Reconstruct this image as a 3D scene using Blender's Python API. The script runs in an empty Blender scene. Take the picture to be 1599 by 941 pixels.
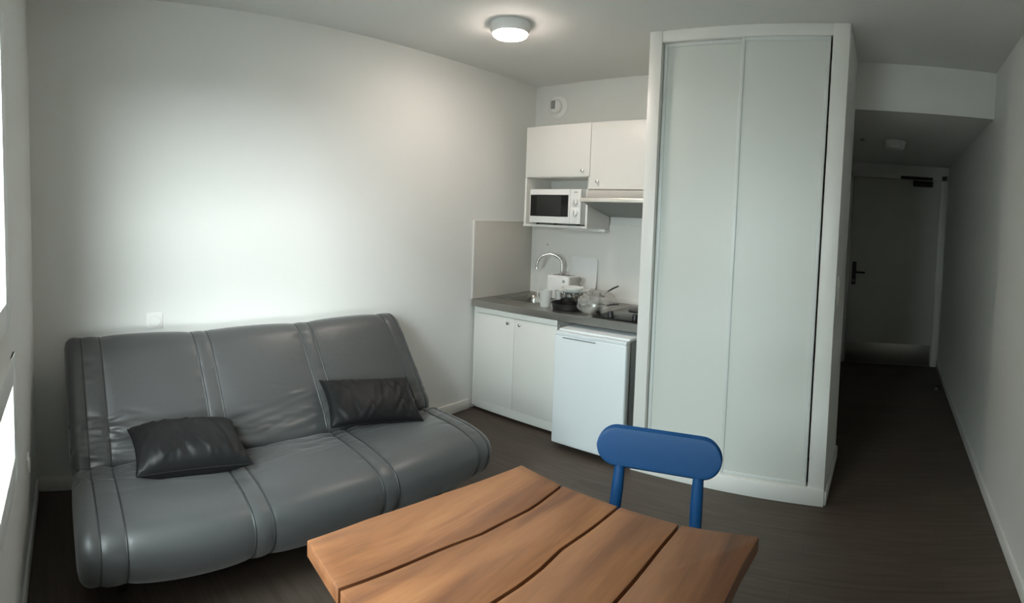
import bpy, bmesh, math, random
import numpy as np
from mathutils import Vector, Matrix

sc = bpy.context.scene
C = sc.collection

# ---------------------------------------------------------------- camera
# the photograph is a phone sweep panorama: central cylindrical projection
CAM = (2.6946, 0.0398, 1.4331)
YAW, PITCH, ROLL, FPX, KV, CV = 0.6864, -0.0529, 0.0324, 854.7745, 0.9758, 383.0714
cam = bpy.data.cameras.new('camera')
camo = bpy.data.objects.new('camera', cam)
C.objects.link(camo)
_f = Vector((-math.sin(YAW) * math.cos(PITCH), math.cos(YAW) * math.cos(PITCH), math.sin(PITCH)))
_r = Vector((math.cos(YAW), math.sin(YAW), 0))
_u = _r.cross(_f)
_R = math.cos(ROLL) * _r + math.sin(ROLL) * _u
_U = -math.sin(ROLL) * _r + math.cos(ROLL) * _u
m = Matrix((_R, _U, -_f)).transposed().to_4x4()
m.translation = Vector(CAM)
camo.matrix_world = m
cam.type = 'PANO'
cam.panorama_type = 'CENTRAL_CYLINDRICAL'
cam.central_cylindrical_radius = 1.0
cam.central_cylindrical_range_u_min = -799.5 / FPX
cam.central_cylindrical_range_u_max = 799.5 / FPX
cam.central_cylindrical_range_v_max = CV / (FPX * KV)
cam.central_cylindrical_range_v_min = -(941 - CV) / (FPX * KV)
cam.clip_start = 0.01
sc.camera = camo

# ---------------------------------------------------------------- world, daylight, exposure
SKY, SKYC = 60.0, (0.86, 0.97, 0.98)
SUN = 33.0
LAMP, LAMPC = 100.0, (1.0, 0.86, 0.76)
sc.view_settings.view_transform = 'Standard'
sc.view_settings.look = 'None'
sc.view_settings.exposure = 0.13
sc.view_settings.gamma = 1.0
sc.view_settings.use_curve_mapping = False
w = bpy.data.worlds.new('sky'); sc.world = w; w.use_nodes = True
nt = w.node_tree; nt.nodes.clear()
wo = nt.nodes.new('ShaderNodeOutputWorld'); wb = nt.nodes.new('ShaderNodeBackground')
wb.inputs[0].default_value = (*SKYC, 1); wb.inputs[1].default_value = SKY
# overcast sky: three times brighter at the zenith than at the horizon
wt = nt.nodes.new('ShaderNodeTexCoord'); wx = nt.nodes.new('ShaderNodeSeparateXYZ'); wr = nt.nodes.new('ShaderNodeMapRange')
wr.inputs['To Min'].default_value = 0.33 * SKY; wr.inputs['To Max'].default_value = SKY
nt.links.new(wt.outputs['Generated'], wx.inputs[0]); nt.links.new(wx.outputs['Z'], wr.inputs['Value']); nt.links.new(wr.outputs[0], wb.inputs[1])
nt.links.new(wb.outputs[0], wo.inputs[0])
try:
    sc.cycles.max_bounces = 12; sc.cycles.diffuse_bounces = 8
    sc.cycles.sample_clamp_indirect = 8
except Exception:
    pass

# the window wall is a few degrees off square
WA = -math.atan(0.075)
WM = Matrix.Translation((0, 0.055, 0)) @ Matrix.Rotation(WA, 4, 'Z')
WIN = [(0.97, 2.02, 0.58, 0.985), (1.10, 2.08, 1.095, 2.02)]   # local x0,x1,z0,z1
for x0, x1, z0, z1 in WIN:      # daylight portals in the openings (they only guide sampling of the sky)
    l = bpy.data.lights.new('window_portal', 'AREA'); l.shape = 'RECTANGLE'
    l.size = x1 - x0; l.size_y = z1 - z0
    lo = bpy.data.objects.new('window_portal', l); C.objects.link(lo)
    lo.matrix_world = WM @ Matrix.Translation(((x0 + x1) / 2, -0.14, (z0 + z1) / 2)) @ Matrix.Rotation(math.radians(90), 4, 'X')
    try:
        l.cycles.is_portal = True
    except Exception:
        pass

sl = bpy.data.lights.new('hazy_sun', 'SUN'); sl.energy = SUN; sl.angle = math.radians(54); sl.color = (0.97, 1.0, 0.98)
so = bpy.data.objects.new('hazy_sun', sl); C.objects.link(so)
so.rotation_euler = Vector((-0.88, 0.46, -0.20)).to_track_quat('-Z', 'Y').to_euler()
so.location = (6, -3, 3)

# ---------------------------------------------------------------- materials
def mat(name, col, rough=0.5, metal=0.0, noise=0.0, nscale=8.0, bump=0.0, bscale=60.0, spec=None, **kw):
    m = bpy.data.materials.new(name); m.use_nodes = True
    t = m.node_tree; b = t.nodes['Principled BSDF']
    b.inputs['Base Color'].default_value = (*col, 1)
    b.inputs['Roughness'].default_value = rough
    b.inputs['Metallic'].default_value = metal
    if spec is not None: b.inputs['Specular IOR Level'].default_value = spec
    for k, v in kw.items(): b.inputs[k.replace('_', ' ')].default_value = v
    tc = t.nodes.new('ShaderNodeTexCoord')
    if noise:
        n = t.nodes.new('ShaderNodeTexNoise'); n.inputs['Scale'].default_value = nscale; n.inputs['Detail'].default_value = 5
        t.links.new(tc.outputs['Object'], n.inputs['Vector'])
        r = t.nodes.new('ShaderNodeMapRange'); r.inputs['To Min'].default_value = 1 - noise; r.inputs['To Max'].default_value = 1 + noise
        t.links.new(n.outputs['Fac'], r.inputs['Value'])
        x = t.nodes.new('ShaderNodeVectorMath'); x.operation = 'SCALE'; x.inputs[0].default_value = col
        t.links.new(r.outputs[0], x.inputs['Scale']); t.links.new(x.outputs[0], b.inputs['Base Color'])
    if bump:
        n = t.nodes.new('ShaderNodeTexNoise'); n.inputs['Scale'].default_value = bscale; n.inputs['Detail'].default_value = 4
        t.links.new(tc.outputs['Object'], n.inputs['Vector'])
        bp = t.nodes.new('ShaderNodeBump'); bp.inputs['Strength'].default_value = bump; bp.inputs['Distance'].default_value = 0.002
        t.links.new(n.outputs['Fac'], bp.inputs['Height']); t.links.new(bp.outputs[0], b.inputs['Normal'])
    return m

M = {}
M['wall'] = mat('white_wall_paint', (0.71, 0.71, 0.69), 0.7, noise=0.015, nscale=3, bump=0.12, bscale=140)
M['ceil'] = mat('ceiling_paint', (0.68, 0.68, 0.66), 0.85, noise=0.015, nscale=2, bump=0.1, bscale=120)
M['trim'] = mat('white_gloss_trim', (0.74, 0.73, 0.70), 0.4, noise=0.01)
M['splash'] = mat('backsplash_laminate', (0.52, 0.49, 0.45), 0.35, noise=0.01)
M['lam'] = mat('white_laminate', (0.77, 0.76, 0.725), 0.38, noise=0.012, nscale=4)
M['fridge'] = mat('fridge_enamel', (0.76, 0.80, 0.82), 0.3, noise=0.01, bump=0.04, bscale=300)
M['ward'] = mat('wardrobe_panel', (0.60, 0.615, 0.58), 0.42, noise=0.012, nscale=2)
M['wardp'] = mat('wardrobe_profile', (0.62, 0.64, 0.62), 0.35, noise=0.01)
M['steel'] = mat('brushed_steel', (0.42, 0.41, 0.38), 0.34, 1.0, noise=0.08, nscale=20)
M['lip'] = mat('satin_steel', (0.85, 0.82, 0.76), 0.4, 0.8, noise=0.02)
M['chrome'] = mat('chrome', (0.62, 0.61, 0.59), 0.12, 1.0, noise=0.02)
M['black'] = mat('black_plastic', (0.012, 0.012, 0.013), 0.4, noise=0.1)
M['dark'] = mat('interior_shade', (0.02, 0.02, 0.02), 0.8, noise=0.1)  # near-black colour standing for the shade inside the wardrobe
M['glassb'] = mat('black_glass', (0.008, 0.008, 0.008), 0.15, noise=0.05, spec=0.25)
M['glassm'] = mat('oven_window_mesh', (0.012, 0.013, 0.012), 0.35, noise=0.1)
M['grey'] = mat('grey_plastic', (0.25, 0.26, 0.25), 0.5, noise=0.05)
M['white'] = mat('white_plastic', (0.78, 0.78, 0.77), 0.35, noise=0.01)
M['china'] = mat('white_china', (0.80, 0.82, 0.80), 0.15, noise=0.01)
M['blue'] = mat('blue_plastic', (0.0015, 0.040, 0.125), 0.5, noise=0.04, nscale=30, bump=0.05, bscale=300, spec=0.25)
M['door'] = mat('door_paint', (0.60, 0.60, 0.56), 0.5, noise=0.02)
M['satin'] = mat('grey_satin_cover', (0.052, 0.0535, 0.0545), 0.42, noise=0.05, nscale=5, bump=0.5, bscale=28, spec=0.65, Sheen_Weight=0.25, Sheen_Roughness=0.4)
M['seam'] = mat('seam_piping', (0.03, 0.032, 0.033), 0.5, noise=0.05)
M['pillow'] = mat('black_satin_pillow', (0.009, 0.009, 0.0095), 0.5, noise=0.1, bump=0.5, bscale=30, spec=0.25)
M['pvc'] = mat('window_pvc', (0.82, 0.83, 0.82), 0.35, noise=0.01)
M['out'] = mat('pale_ground', (0.2, 0.2, 0.19), 0.9, noise=0.2, nscale=0.5)

def glass(name, col, k, rough=0.03):
    m = bpy.data.materials.new(name); m.use_nodes = True; t = m.node_tree; t.nodes.clear()
    o = t.nodes.new('ShaderNodeOutputMaterial'); mx = t.nodes.new('ShaderNodeMixShader')
    tr = t.nodes.new('ShaderNodeBsdfTransparent'); tr.inputs[0].default_value = (*col, 1)
    g = t.nodes.new('ShaderNodeBsdfGlossy'); g.inputs['Roughness'].default_value = rough
    # Schlick reflectance from the viewing angle, the same on both faces of the sheet
    lw = t.nodes.new('ShaderNodeLayerWeight'); lw.inputs['Blend'].default_value = 0.5
    pw = t.nodes.new('ShaderNodeMath'); pw.operation = 'POWER'; pw.inputs[1].default_value = 5
    f0 = ((k - 1) / (k + 1)) ** 2
    ma = t.nodes.new('ShaderNodeMath'); ma.operation = 'MULTIPLY_ADD'; ma.inputs[1].default_value = 1 - f0; ma.inputs[2].default_value = f0
    t.links.new(lw.outputs['Facing'], pw.inputs[0]); t.links.new(pw.outputs[0], ma.inputs[0]); t.links.new(ma.outputs[0], mx.inputs[0]); t.links.new(tr.outputs[0], mx.inputs[1]); t.links.new(g.outputs[0], mx.inputs[2])
    t.links.new(mx.outputs[0], o.inputs[0])
    return m
M['pane'] = glass('window_glass', (0.93, 0.95, 0.95), 1.45)
M['clear'] = glass('drinking_glass', (0.88, 0.89, 0.87), 1.5, 0.08)

def clear_film():
    m = bpy.data.materials.new('clear_film'); m.use_nodes = True; t = m.node_tree
    b = t.nodes['Principled BSDF']; b.inputs['Base Color'].default_value = (0.75, 0.74, 0.70, 1)
    b.inputs['Roughness'].default_value = 0.2; b.inputs['Alpha'].default_value = 0.30
    tc = t.nodes.new('ShaderNodeTexCoord'); n = t.nodes.new('ShaderNodeTexNoise'); n.inputs['Scale'].default_value = 35
    t.links.new(tc.outputs['Object'], n.inputs['Vector'])
    bp = t.nodes.new('ShaderNodeBump'); bp.inputs['Strength'].default_value = 0.8; bp.inputs['Distance'].default_value = 0.01
    t.links.new(n.outputs['Fac'], bp.inputs['Height']); t.links.new(bp.outputs[0], b.inputs['Normal'])
    return m
M['film'] = clear_film()

def floor_mat():
    m = bpy.data.materials.new('dark_vinyl_floor'); m.use_nodes = True; t = m.node_tree; b = t.nodes['Principled BSDF']
    tc = t.nodes.new('ShaderNodeTexCoord')
    mp = t.nodes.new('ShaderNodeMapping'); mp.inputs['Scale'].default_value = (1.6, 22, 1)
    t.links.new(tc.outputs['Object'], mp.inputs['Vector'])
    n = t.nodes.new('ShaderNodeTexNoise'); n.inputs['Scale'].default_value = 2.2; n.inputs['Detail'].default_value = 6
    t.links.new(mp.outputs[0], n.inputs['Vector'])
    br = t.nodes.new('ShaderNodeTexBrick'); br.inputs['Scale'].default_value = 1.0
    br.inputs['Brick Width'].default_value = 1.2; br.inputs['Row Height'].default_value = 0.18
    br.inputs['Mortar Size'].default_value = 0.0015
    br.inputs['Color1'].default_value = (0.9, 0.9, 0.9, 1); br.inputs['Color2'].default_value = (1.12, 1.12, 1.12, 1); br.inputs['Mortar'].default_value = (0.75, 0.75, 0.75, 1)
    t.links.new(tc.outputs['Object'], br.inputs['Vector'])
    cr = t.nodes.new('ShaderNodeValToRGB')
    cr.color_ramp.elements[0].position = 0.3; cr.color_ramp.elements[0].color = (0.050, 0.036, 0.027, 1)
    cr.color_ramp.elements[1].position = 0.75; cr.color_ramp.elements[1].color = (0.088, 0.064, 0.049, 1)
    t.links.new(n.outputs['Fac'], cr.inputs[0])
    mx = t.nodes.new('ShaderNodeMix'); mx.data_type = 'RGBA'; mx.blend_type = 'MULTIPLY'; mx.inputs[0].default_value = 1
    t.links.new(cr.outputs[0], mx.inputs[6]); t.links.new(br.outputs[0], mx.inputs[7])
    t.links.new(mx.outputs[2], b.inputs['Base Color'])
    b.inputs['Roughness'].default_value = 0.55
    bp = t.nodes.new('ShaderNodeBump'); bp.inputs['Strength'].default_value = 0.15; bp.inputs['Distance'].default_value = 0.002
    t.links.new(n.outputs['Fac'], bp.inputs['Height']); t.links.new(bp.outputs[0], b.inputs['Normal'])
    return m
M['floor'] = floor_mat()

def wood_mat(dk=0.9, rd=1.0):
    m = bpy.data.materials.new('oiled_acacia_wood'); m.use_nodes = True; t = m.node_tree; b = t.nodes['Principled BSDF']
    tc = t.nodes.new('ShaderNodeTexCoord'); oi = t.nodes.new('ShaderNodeObjectInfo')
    ad = t.nodes.new('ShaderNodeVectorMath'); ad.operation = 'MULTIPLY_ADD'
    t.links.new(oi.outputs['Random'], ad.inputs[0]); ad.inputs[1].default_value = (3, 7, 2)
    t.links.new(tc.outputs['Object'], ad.inputs[2])
    mp = t.nodes.new('ShaderNodeMapping'); mp.inputs['Scale'].default_value = (17, 2.0, 17); mp.inputs['Rotation'].default_value = (0, 0, 0.07)
    t.links.new(ad.outputs[0], mp.inputs['Vector'])
    n = t.nodes.new('ShaderNodeTexNoise'); n.inputs['Scale'].default_value = 1.0; n.inputs['Detail'].default_value = 8; n.inputs['Distortion'].default_value = 0.5
    t.links.new(mp.outputs[0], n.inputs['Vector'])
    cr = t.nodes.new('ShaderNodeValToRGB'); e = cr.color_ramp.elements
    e[0].position = 0.25; e[0].color = (0.105, 0.036, 0.014, 1)
    e[1].position = 0.8; e[1].color = (0.35, 0.155, 0.062, 1)
    x = e.new(0.5); x.color = (0.23, 0.09, 0.034, 1)
    t.links.new(n.outputs['Fac'], cr.inputs[0])
    n2 = t.nodes.new('ShaderNodeTexNoise'); n2.inputs['Scale'].default_value = 4.0
    mp2 = t.nodes.new('ShaderNodeMapping'); mp2.inputs['Scale'].default_value = (40, 3, 40)
    t.links.new(ad.outputs[0], mp2.inputs['Vector']); t.links.new(mp2.outputs[0], n2.inputs['Vector'])
    r = t.nodes.new('ShaderNodeMapRange'); r.inputs['To Min'].default_value = 0.80 * dk; r.inputs['To Max'].default_value = 1.16 * dk
    t.links.new(n2.outputs['Fac'], r.inputs['Value'])
    sc_ = t.nodes.new('ShaderNodeVectorMath'); sc_.operation = 'SCALE'
    t.links.new(cr.outputs[0], sc_.inputs[0]); t.links.new(r.outputs[0], sc_.inputs['Scale'])
    t.links.new(sc_.outputs[0], b.inputs['Base Color'])
    b.inputs['Roughness'].default_value = 0.5
    bp = t.nodes.new('ShaderNodeBump'); bp.inputs['Strength'].default_value = 0.2; bp.inputs['Distance'].default_value = 0.001
    t.links.new(n2.outputs['Fac'], bp.inputs['Height']); t.links.new(bp.outputs[0], b.inputs['Normal'])
    return m
M['wood'] = wood_mat()
M['wood_dark'] = wood_mat(0.62)
M['wood_mid'] = wood_mat(0.80)

def emit_mat(name, col, s):
    m = bpy.data.materials.new(name); m.use_nodes = True; b = m.node_tree.nodes['Principled BSDF']
    b.inputs['Base Color'].default_value = (0.9, 0.9, 0.9, 1)
    b.inputs['Emission Color'].default_value = (*col, 1); b.inputs['Emission Strength'].default_value = s
    return m
M['lampon'] = emit_mat('lit_diffuser', LAMPC, LAMP)

# ---------------------------------------------------------------- mesh helpers
class MB:
    def __init__(s): s.bm = bmesh.new()
    def box(s, a, b, bev=0.0, seg=2, mtx=None):
        t = bmesh.new(); bmesh.ops.create_cube(t, size=1)
        a = Vector(a); b = Vector(b); c = (a + b) / 2; d = b - a
        for v in t.verts: v.co = Vector((v.co.x * d.x, v.co.y * d.y, v.co.z * d.z)) + c
        if bev: bmesh.ops.bevel(t, geom=list(t.edges), offset=bev, segments=seg, affect='EDGES', profile=0.5)
        return s._add(t, mtx)
    def _add(s, t, mtx=None):
        if mtx is not None: t.transform(mtx)
        me = bpy.data.meshes.new('t'); t.to_mesh(me); t.free(); s.bm.from_mesh(me); bpy.data.meshes.remove(me)
        return s
    def tube(s, pts, r, n=12, flat=1.0, cap=True, up=None):
        pts = [Vector(p) for p in pts]; rs = r if isinstance(r, (list, tuple)) else [r] * len(pts)
        rings = []; prev = None
        for i, p in enumerate(pts):
            d = (pts[min(i + 1, len(pts) - 1)] - pts[max(i - 1, 0)]).normalized()
            if prev is None:
                a = Vector(up) if up is not None else (Vector((0, 0, 1)) if abs(d.z) < 0.9 else Vector((0, 1, 0)))
            else: a = prev
            a = (a - d * a.dot(d)).normalized(); prev = a; b = d.cross(a)
            rings.append([s.bm.verts.new(p + (math.cos(2 * math.pi * k / n) * a * rs[i] * flat + math.sin(2 * math.pi * k / n) * b * rs[i])) for k in range(n)])
        for i in range(len(rings) - 1):
            for k in range(n):
                s.bm.faces.new((rings[i][k], rings[i][(k + 1) % n], rings[i + 1][(k + 1) % n], rings[i + 1][k]))
        if cap: s.bm.faces.new(rings[0][::-1]); s.bm.faces.new(rings[-1])
        return s
    def lathe(s, prof, c=(0, 0, 0), n=36, mtx=None, cap=True):
        t = bmesh.new(); rings = []
        for r, z in prof:
            rings.append([t.verts.new((r * math.cos(2 * math.pi * k / n), r * math.sin(2 * math.pi * k / n), z)) for k in range(n)])
        for i in range(len(rings) - 1):
            for k in range(n): t.faces.new((rings[i][k], rings[i][(k + 1) % n], rings[i + 1][(k + 1) % n], rings[i + 1][k]))
        if cap:
            t.faces.new(rings[0][::-1]); t.faces.new(rings[-1])
        bmesh.ops.remove_doubles(t, verts=list(t.verts), dist=1e-6)
        mt = Matrix.Translation(c)
        if mtx is not None: mt = mt @ mtx
        return s._add(t, mt)
    def prism(s, poly, z0, z1, axis='z', bev=0.0):
        t = bmesh.new()
        def P(a, b, c): return {'z': (a, b, c), 'x': (c, a, b), 'y': (a, c, b)}[axis]
        lo = [t.verts.new(P(a, b, z0)) for a, b in poly]; hi = [t.verts.new(P(a, b, z1)) for a, b in poly]
        n = len(poly)
        t.faces.new(lo[::-1]); t.faces.new(hi)
        for i in range(n): t.faces.new((lo[i], lo[(i + 1) % n], hi[(i + 1) % n], hi[i]))
        bmesh.ops.recalc_face_normals(t, faces=list(t.faces))
        if bev:
            bmesh.ops.bevel(t, geom=[e for e in t.edges], offset=bev, segments=2, affect='EDGES', profile=0.5)
        return s._add(t)
    def build(s, name, mt, parent=None, smooth=True, label=None):
        bmesh.ops.recalc_face_normals(s.bm, faces=list(s.bm.faces))
        me = bpy.data.meshes.new(name); s.bm.to_mesh(me); s.bm.free()
        me.materials.append(mt if not isinstance(mt, str) else M[mt])
        o = bpy.data.objects.new(name, me); C.objects.link(o)
        if smooth:
            me.shade_smooth()
            try: me.set_sharp_from_angle(angle=math.radians(38))
            except Exception: pass
        if parent is not None:
            o.parent = parent
            # parts are modelled in world coordinates: undo the parents' transform
            o.matrix_parent_inverse = world_of(parent).inverted()
        if label: o['label'] = label
        return o

def world_of(o):
    mw = o.matrix_basis.copy()
    while o.parent is not None:
        mw = o.parent.matrix_basis @ o.matrix_parent_inverse @ mw
        o = o.parent
    return mw

def thing(name, label, cat, loc=(0, 0, 0), group=None):
    o = bpy.data.objects.new(name, None); C.objects.link(o); o.location = loc
    o.empty_display_size = 0.1
    o['label'] = label; o['category'] = cat
    if group: o['group'] = group
    return o
def tag(o, label, cat, group=None):
    o['label'] = label; o['category'] = cat
    if group: o['group'] = group
    return o
def struct(o, label=None, cat=None):
    o['kind'] = 'structure'
    if label: o['label'] = label
    if cat: o['category'] = cat
    return o

# ---------------------------------------------------------------- room shell
W, YK, X0, X1, YW, YS, YD, HS, H = 3.303, 3.577, 1.367, 2.445, 2.782, 3.405, 5.934, 2.206, 2.5
struct(MB().box((-0.15, -0.26, -0.1), (3.45, 6.1, 0)).build('floor', 'floor', smooth=False), 'dark brown vinyl floor with faint plank pattern', 'floor')
struct(MB().box((-0.15, -0.26, H), (3.45, 3.75, H + 0.1)).build('ceiling', 'ceil', smooth=False), 'white painted ceiling of the main room', 'ceiling')
struct(MB().box((2.0, YS, HS), (W, YD, H + 0.1)).build('ceiling_corridor', 'wall', smooth=False), 'lowered corridor ceiling with a white header above the passage', 'ceiling')
struct(MB().box((-0.12, -0.3, 0), (0, YK + 0.1, H)).build('wall_left', 'wall', smooth=False), 'long plain white wall behind the sofa', 'wall')
struct(MB().box((0, YK, 0), (X0 + 0.03, YK + 0.1, H)).build('wall_back', 'wall', smooth=False), 'white wall behind the kitchenette', 'wall')
struct(MB().box((W, -0.24, 0), (W + 0.12, YD + 0.1, H)).build('wall_right', 'wall', smooth=False), 'long white wall on the right of the corridor', 'wall')
struct(MB().box((2.0, YD, 0), (W, YD + 0.1, HS)).build('wall_end', 'wall', smooth=False), 'white wall around the entrance door', 'wall')
struct(MB().box((2.40, YW + 0.03, 0), (X1, YS, H)).build('wall_closet_side', 'wall', smooth=False), 'narrow white wall at the corridor side of the wardrobe', 'wall')
struct(MB().box((X0 + 0.03, YS - 0.05, 0), (2.40, YS, H)).build('wall_closet_back', 'wall', smooth=False), 'wall closing the back of the wardrobe recess', 'wall')
struct(MB().box((2.08, YS, 0), (2.16, YD, HS)).build('wall_corridor', 'wall', smooth=False), 'left wall of the corridor behind the wardrobe', 'wall')

# window wall with three openings, built in its own frame
def wall_with_holes(x0, x1, z0, z1, holes, y0, y1):
    xs = sorted({x0, x1} | {h[0] for h in holes} | {h[1] for h in holes})
    zs = sorted({z0, z1} | {h[2] for h in holes} | {h[3] for h in holes})
    b = MB()
    for i in range(len(xs) - 1):
        for j in range(len(zs) - 1):
            cx, cz = (xs[i] + xs[i + 1]) / 2, (zs[j] + zs[j + 1]) / 2
            if any(h[0] < cx < h[1] and h[2] < cz < h[3] for h in holes): continue
            b.box((xs[i], y0, zs[j]), (xs[i + 1], y1, zs[j + 1]))
    return b
b = wall_with_holes(-0.02, 3.32, 0, H, WIN, -0.12, 0.0); b.bm.transform(WM)
struct(b.build('wall_front', 'wall', smooth=False), 'window wall at the left edge of the room', 'wall')
wl = ['lower window with a white frame, nearest the sofa corner', 'upper window with a white frame, above the lower one', 'tall window beside the stacked pair, behind the viewpoint']
for i, (x0, x1, z0, z1) in enumerate(WIN):
    b = MB(); f = 0.085
    b.box((x0, -0.10, z0), (x0 + f, 0.008, z1), 0.003); b.box((x1 - f, -0.10, z0), (x1, 0.008, z1), 0.003)
    b.box((x0, -0.10, z0), (x1, 0.008, z0 + f), 0.003); b.box((x0, -0.10, z1 - f), (x1, 0.008, z1), 0.003)
    b.bm.transform(WM)
    fr = struct(b.build('window_%d' % (i + 1), 'pvc'), wl[i], 'window')
    b = MB().box((x0 + f - 0.004, -0.062, z0 + f - 0.004), (x1 - f + 0.004, -0.056, z1 - f + 0.004)); b.bm.transform(WM)
    b.build('window_pane', 'pane', fr, smooth=False)
    b = MB(); g = f + 0.008
    for a in ((x0 + f, x0 + g, z0 + f, z1 - f), (x1 - g, x1 - f, z0 + f, z1 - f), (x0 + f, x1 - f, z0 + f, z0 + g), (x0 + f, x1 - f, z1 - g, z1 - f)):
        b.box((a[0], -0.07, a[2]), (a[1], -0.048, a[3]))
    b.bm.transform(WM); b.build('pane_gasket', 'black', fr, smooth=False, label='black rubber gasket')
struct(MB().box((-60, -90, -6.2), (60, -0.9, -6.0)).build('ground_outside', 'out', smooth=False), 'pale ground outside the windows', 'ground')

b = MB().box((-16, -26, -6.0), (-5, -2.2, 7.5))  # invented building, added to keep bright sky out of the panes
struct(b.build('added_building', 'out', smooth=False), 'plain grey building added outside so the window panes look grey', 'building')

# baseboards
def base(name, a, b_, lab, mtx=None):
    b = MB().box(a, b_, 0.004)
    if mtx is not None: b.bm.transform(mtx)
    return struct(b.build(name, 'trim'), lab, 'baseboard')
base('baseboard_left', (0, 0.07, 0), (0.013, 2.885, 0.075), 'white baseboard along the sofa wall')
base('baseboard_front', (0.013, 0, 0), (3.28, 0.013, 0.075), 'white baseboard under the windows', WM)
base('baseboard_right', (W - 0.013, -0.15, 0), (W, YD - 0.05, 0.07), 'white baseboard running down the right corridor wall')
base('baseboard_closet', (X1, YW - 0.0, 0), (X1 + 0.013, YS, 0.075), 'white baseboard on the corridor side of the wardrobe')

# ---------------------------------------------------------------- entrance door
DX = 2.292
dr = struct(MB().box((DX + 0.003, YD - 0.022, 0.008), (DX + 0.927, YD - 0.002, 2.045), 0.002).build('door_1', 'door'), 'plain white entrance door at the end of the dark corridor', 'door')
b = MB(); y0 = YD - 0.034
b.box((DX - 0.06, y0, 0), (DX - 0.004, YD, 2.11), 0.004); b.box((DX + 0.934, y0, 0), (DX + 0.995, YD, 2.11), 0.004)
b.box((DX - 0.06, y0, 2.052), (DX + 0.995, YD, 2.11), 0.004)
b.build('door_frame', 'trim', dr)
MB().box((DX + 0.01, YD - 0.0255, 0.012), (DX + 0.92, YD - 0.021, 0.235), 0.001).build('kick_plate', 'steel', dr, label='brushed steel kick plate')
hp = MB().box((DX + 0.035, YD - 0.034, 0.865), (DX + 0.078, YD - 0.021, 1.115), 0.004).build('handle_plate', 'black', dr, label='black handle plate')
MB().tube([(DX + 0.056, YD - 0.03, 1.005), (DX + 0.056, YD - 0.075, 1.005), (DX + 0.07, YD - 0.08, 1.005), (DX + 0.175, YD - 0.08, 1.003)], 0.010).build('lever', 'black', hp)
MB().lathe([(0.012, 0), (0.012, 0.006)], (DX + 0.056, YD - 0.034, 0.91), 16, Matrix.Rotation(math.radians(90), 4, 'X')).build('lock_cylinder', 'steel', hp)
cl = MB().box((2.925, YD - 0.08, 1.975), (3.135, YD - 0.021, 2.035), 0.006).build('door_closer', 'black', dr, label='black overhead door closer')
MB().box((2.79, YD - 0.10, 2.046), (3.125, YD - 0.07, 2.062), 0.003).build('closer_arm', 'black', cl)
MB().box((2.79, YD - 0.085, 2.055), (3.13, YD - 0.033, 2.078), 0.003).build('slide_rail', 'black', cl)

t = thing('door_stop', 'small dark door stop on the corridor floor by the right wall', 'door stop', (3.22, 5.03, 0))
MB().lathe([(0.021, 0), (0.021, 0.006), (0.015, 0.01), (0.014, 0.028)], (3.22, 5.03, 0), 20).build('stop_body', 'steel', t)
MB().lathe([(0.019, 0.027), (0.019, 0.04), (0.014, 0.043)], (3.22, 5.03, 0), 20).build('rubber_ring', 'black', t)

# ---------------------------------------------------------------- ceiling fixtures
def ceiling_lamp(loc, r, lab, on):
    t = thing('ceiling_lamp', lab, 'lamp', loc)
    x, y, z = loc
    MB().lathe([(r * 1.04, 0), (r * 1.04, -0.018), (r * 1.0, -0.045), (r * 0.93, -0.055)], loc, 48).build('lamp_housing', 'white', t)
    MB().lathe([(r * 0.88, -0.050), (r * 0.88, -0.064), (r * 0.80, -0.070), (r * 0.5, -0.074), (0.001, -0.076)], loc, 48).build('diffuser', 'lampon' if on else 'white', t, label='glowing white diffuser' if on else None)
    return t
ceiling_lamp((0.745, 2.345, H), 0.104, 'lit round white ceiling lamp over the sofa end of the room', True)
ceiling_lamp((2.70, 4.47, HS), 0.085, 'unlit round white lamp on the dark corridor ceiling', False)
tag(MB().lathe([(0.018, 0), (0.018, -0.010), (0.012, -0.014)], (2.44, 4.45, HS), 20).build('ceiling_sensor', 'grey'), 'tiny dark round sensor beside the unlit corridor lamp', 'sensor')

t = thing('air_vent', 'round white air vent on the wall above the kitchen cabinets', 'vent', (0.222, YK, 2.318))
rx = Matrix.Rotation(math.radians(90), 4, 'X')
MB().lathe([(0.088, 0), (0.088, 0.012), (0.075, 0.028), (0.060, 0.032), (0.056, 0.026)], (0.222, YK, 2.318), 40, rx).build('vent_ring', 'white', t)
MB().lathe([(0.052, 0.020), (0.052, 0.045), (0.045, 0.052), (0.001, 0.054)], (0.222, YK, 2.318), 36, rx).build('vent_cone', 'white', t)
MB().box((0.185, YK - 0.058, 2.30), (0.222, YK - 0.050, 2.365), 0.002).build('inlet', 'grey', t, label='dark grey rectangular inlet')

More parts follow.
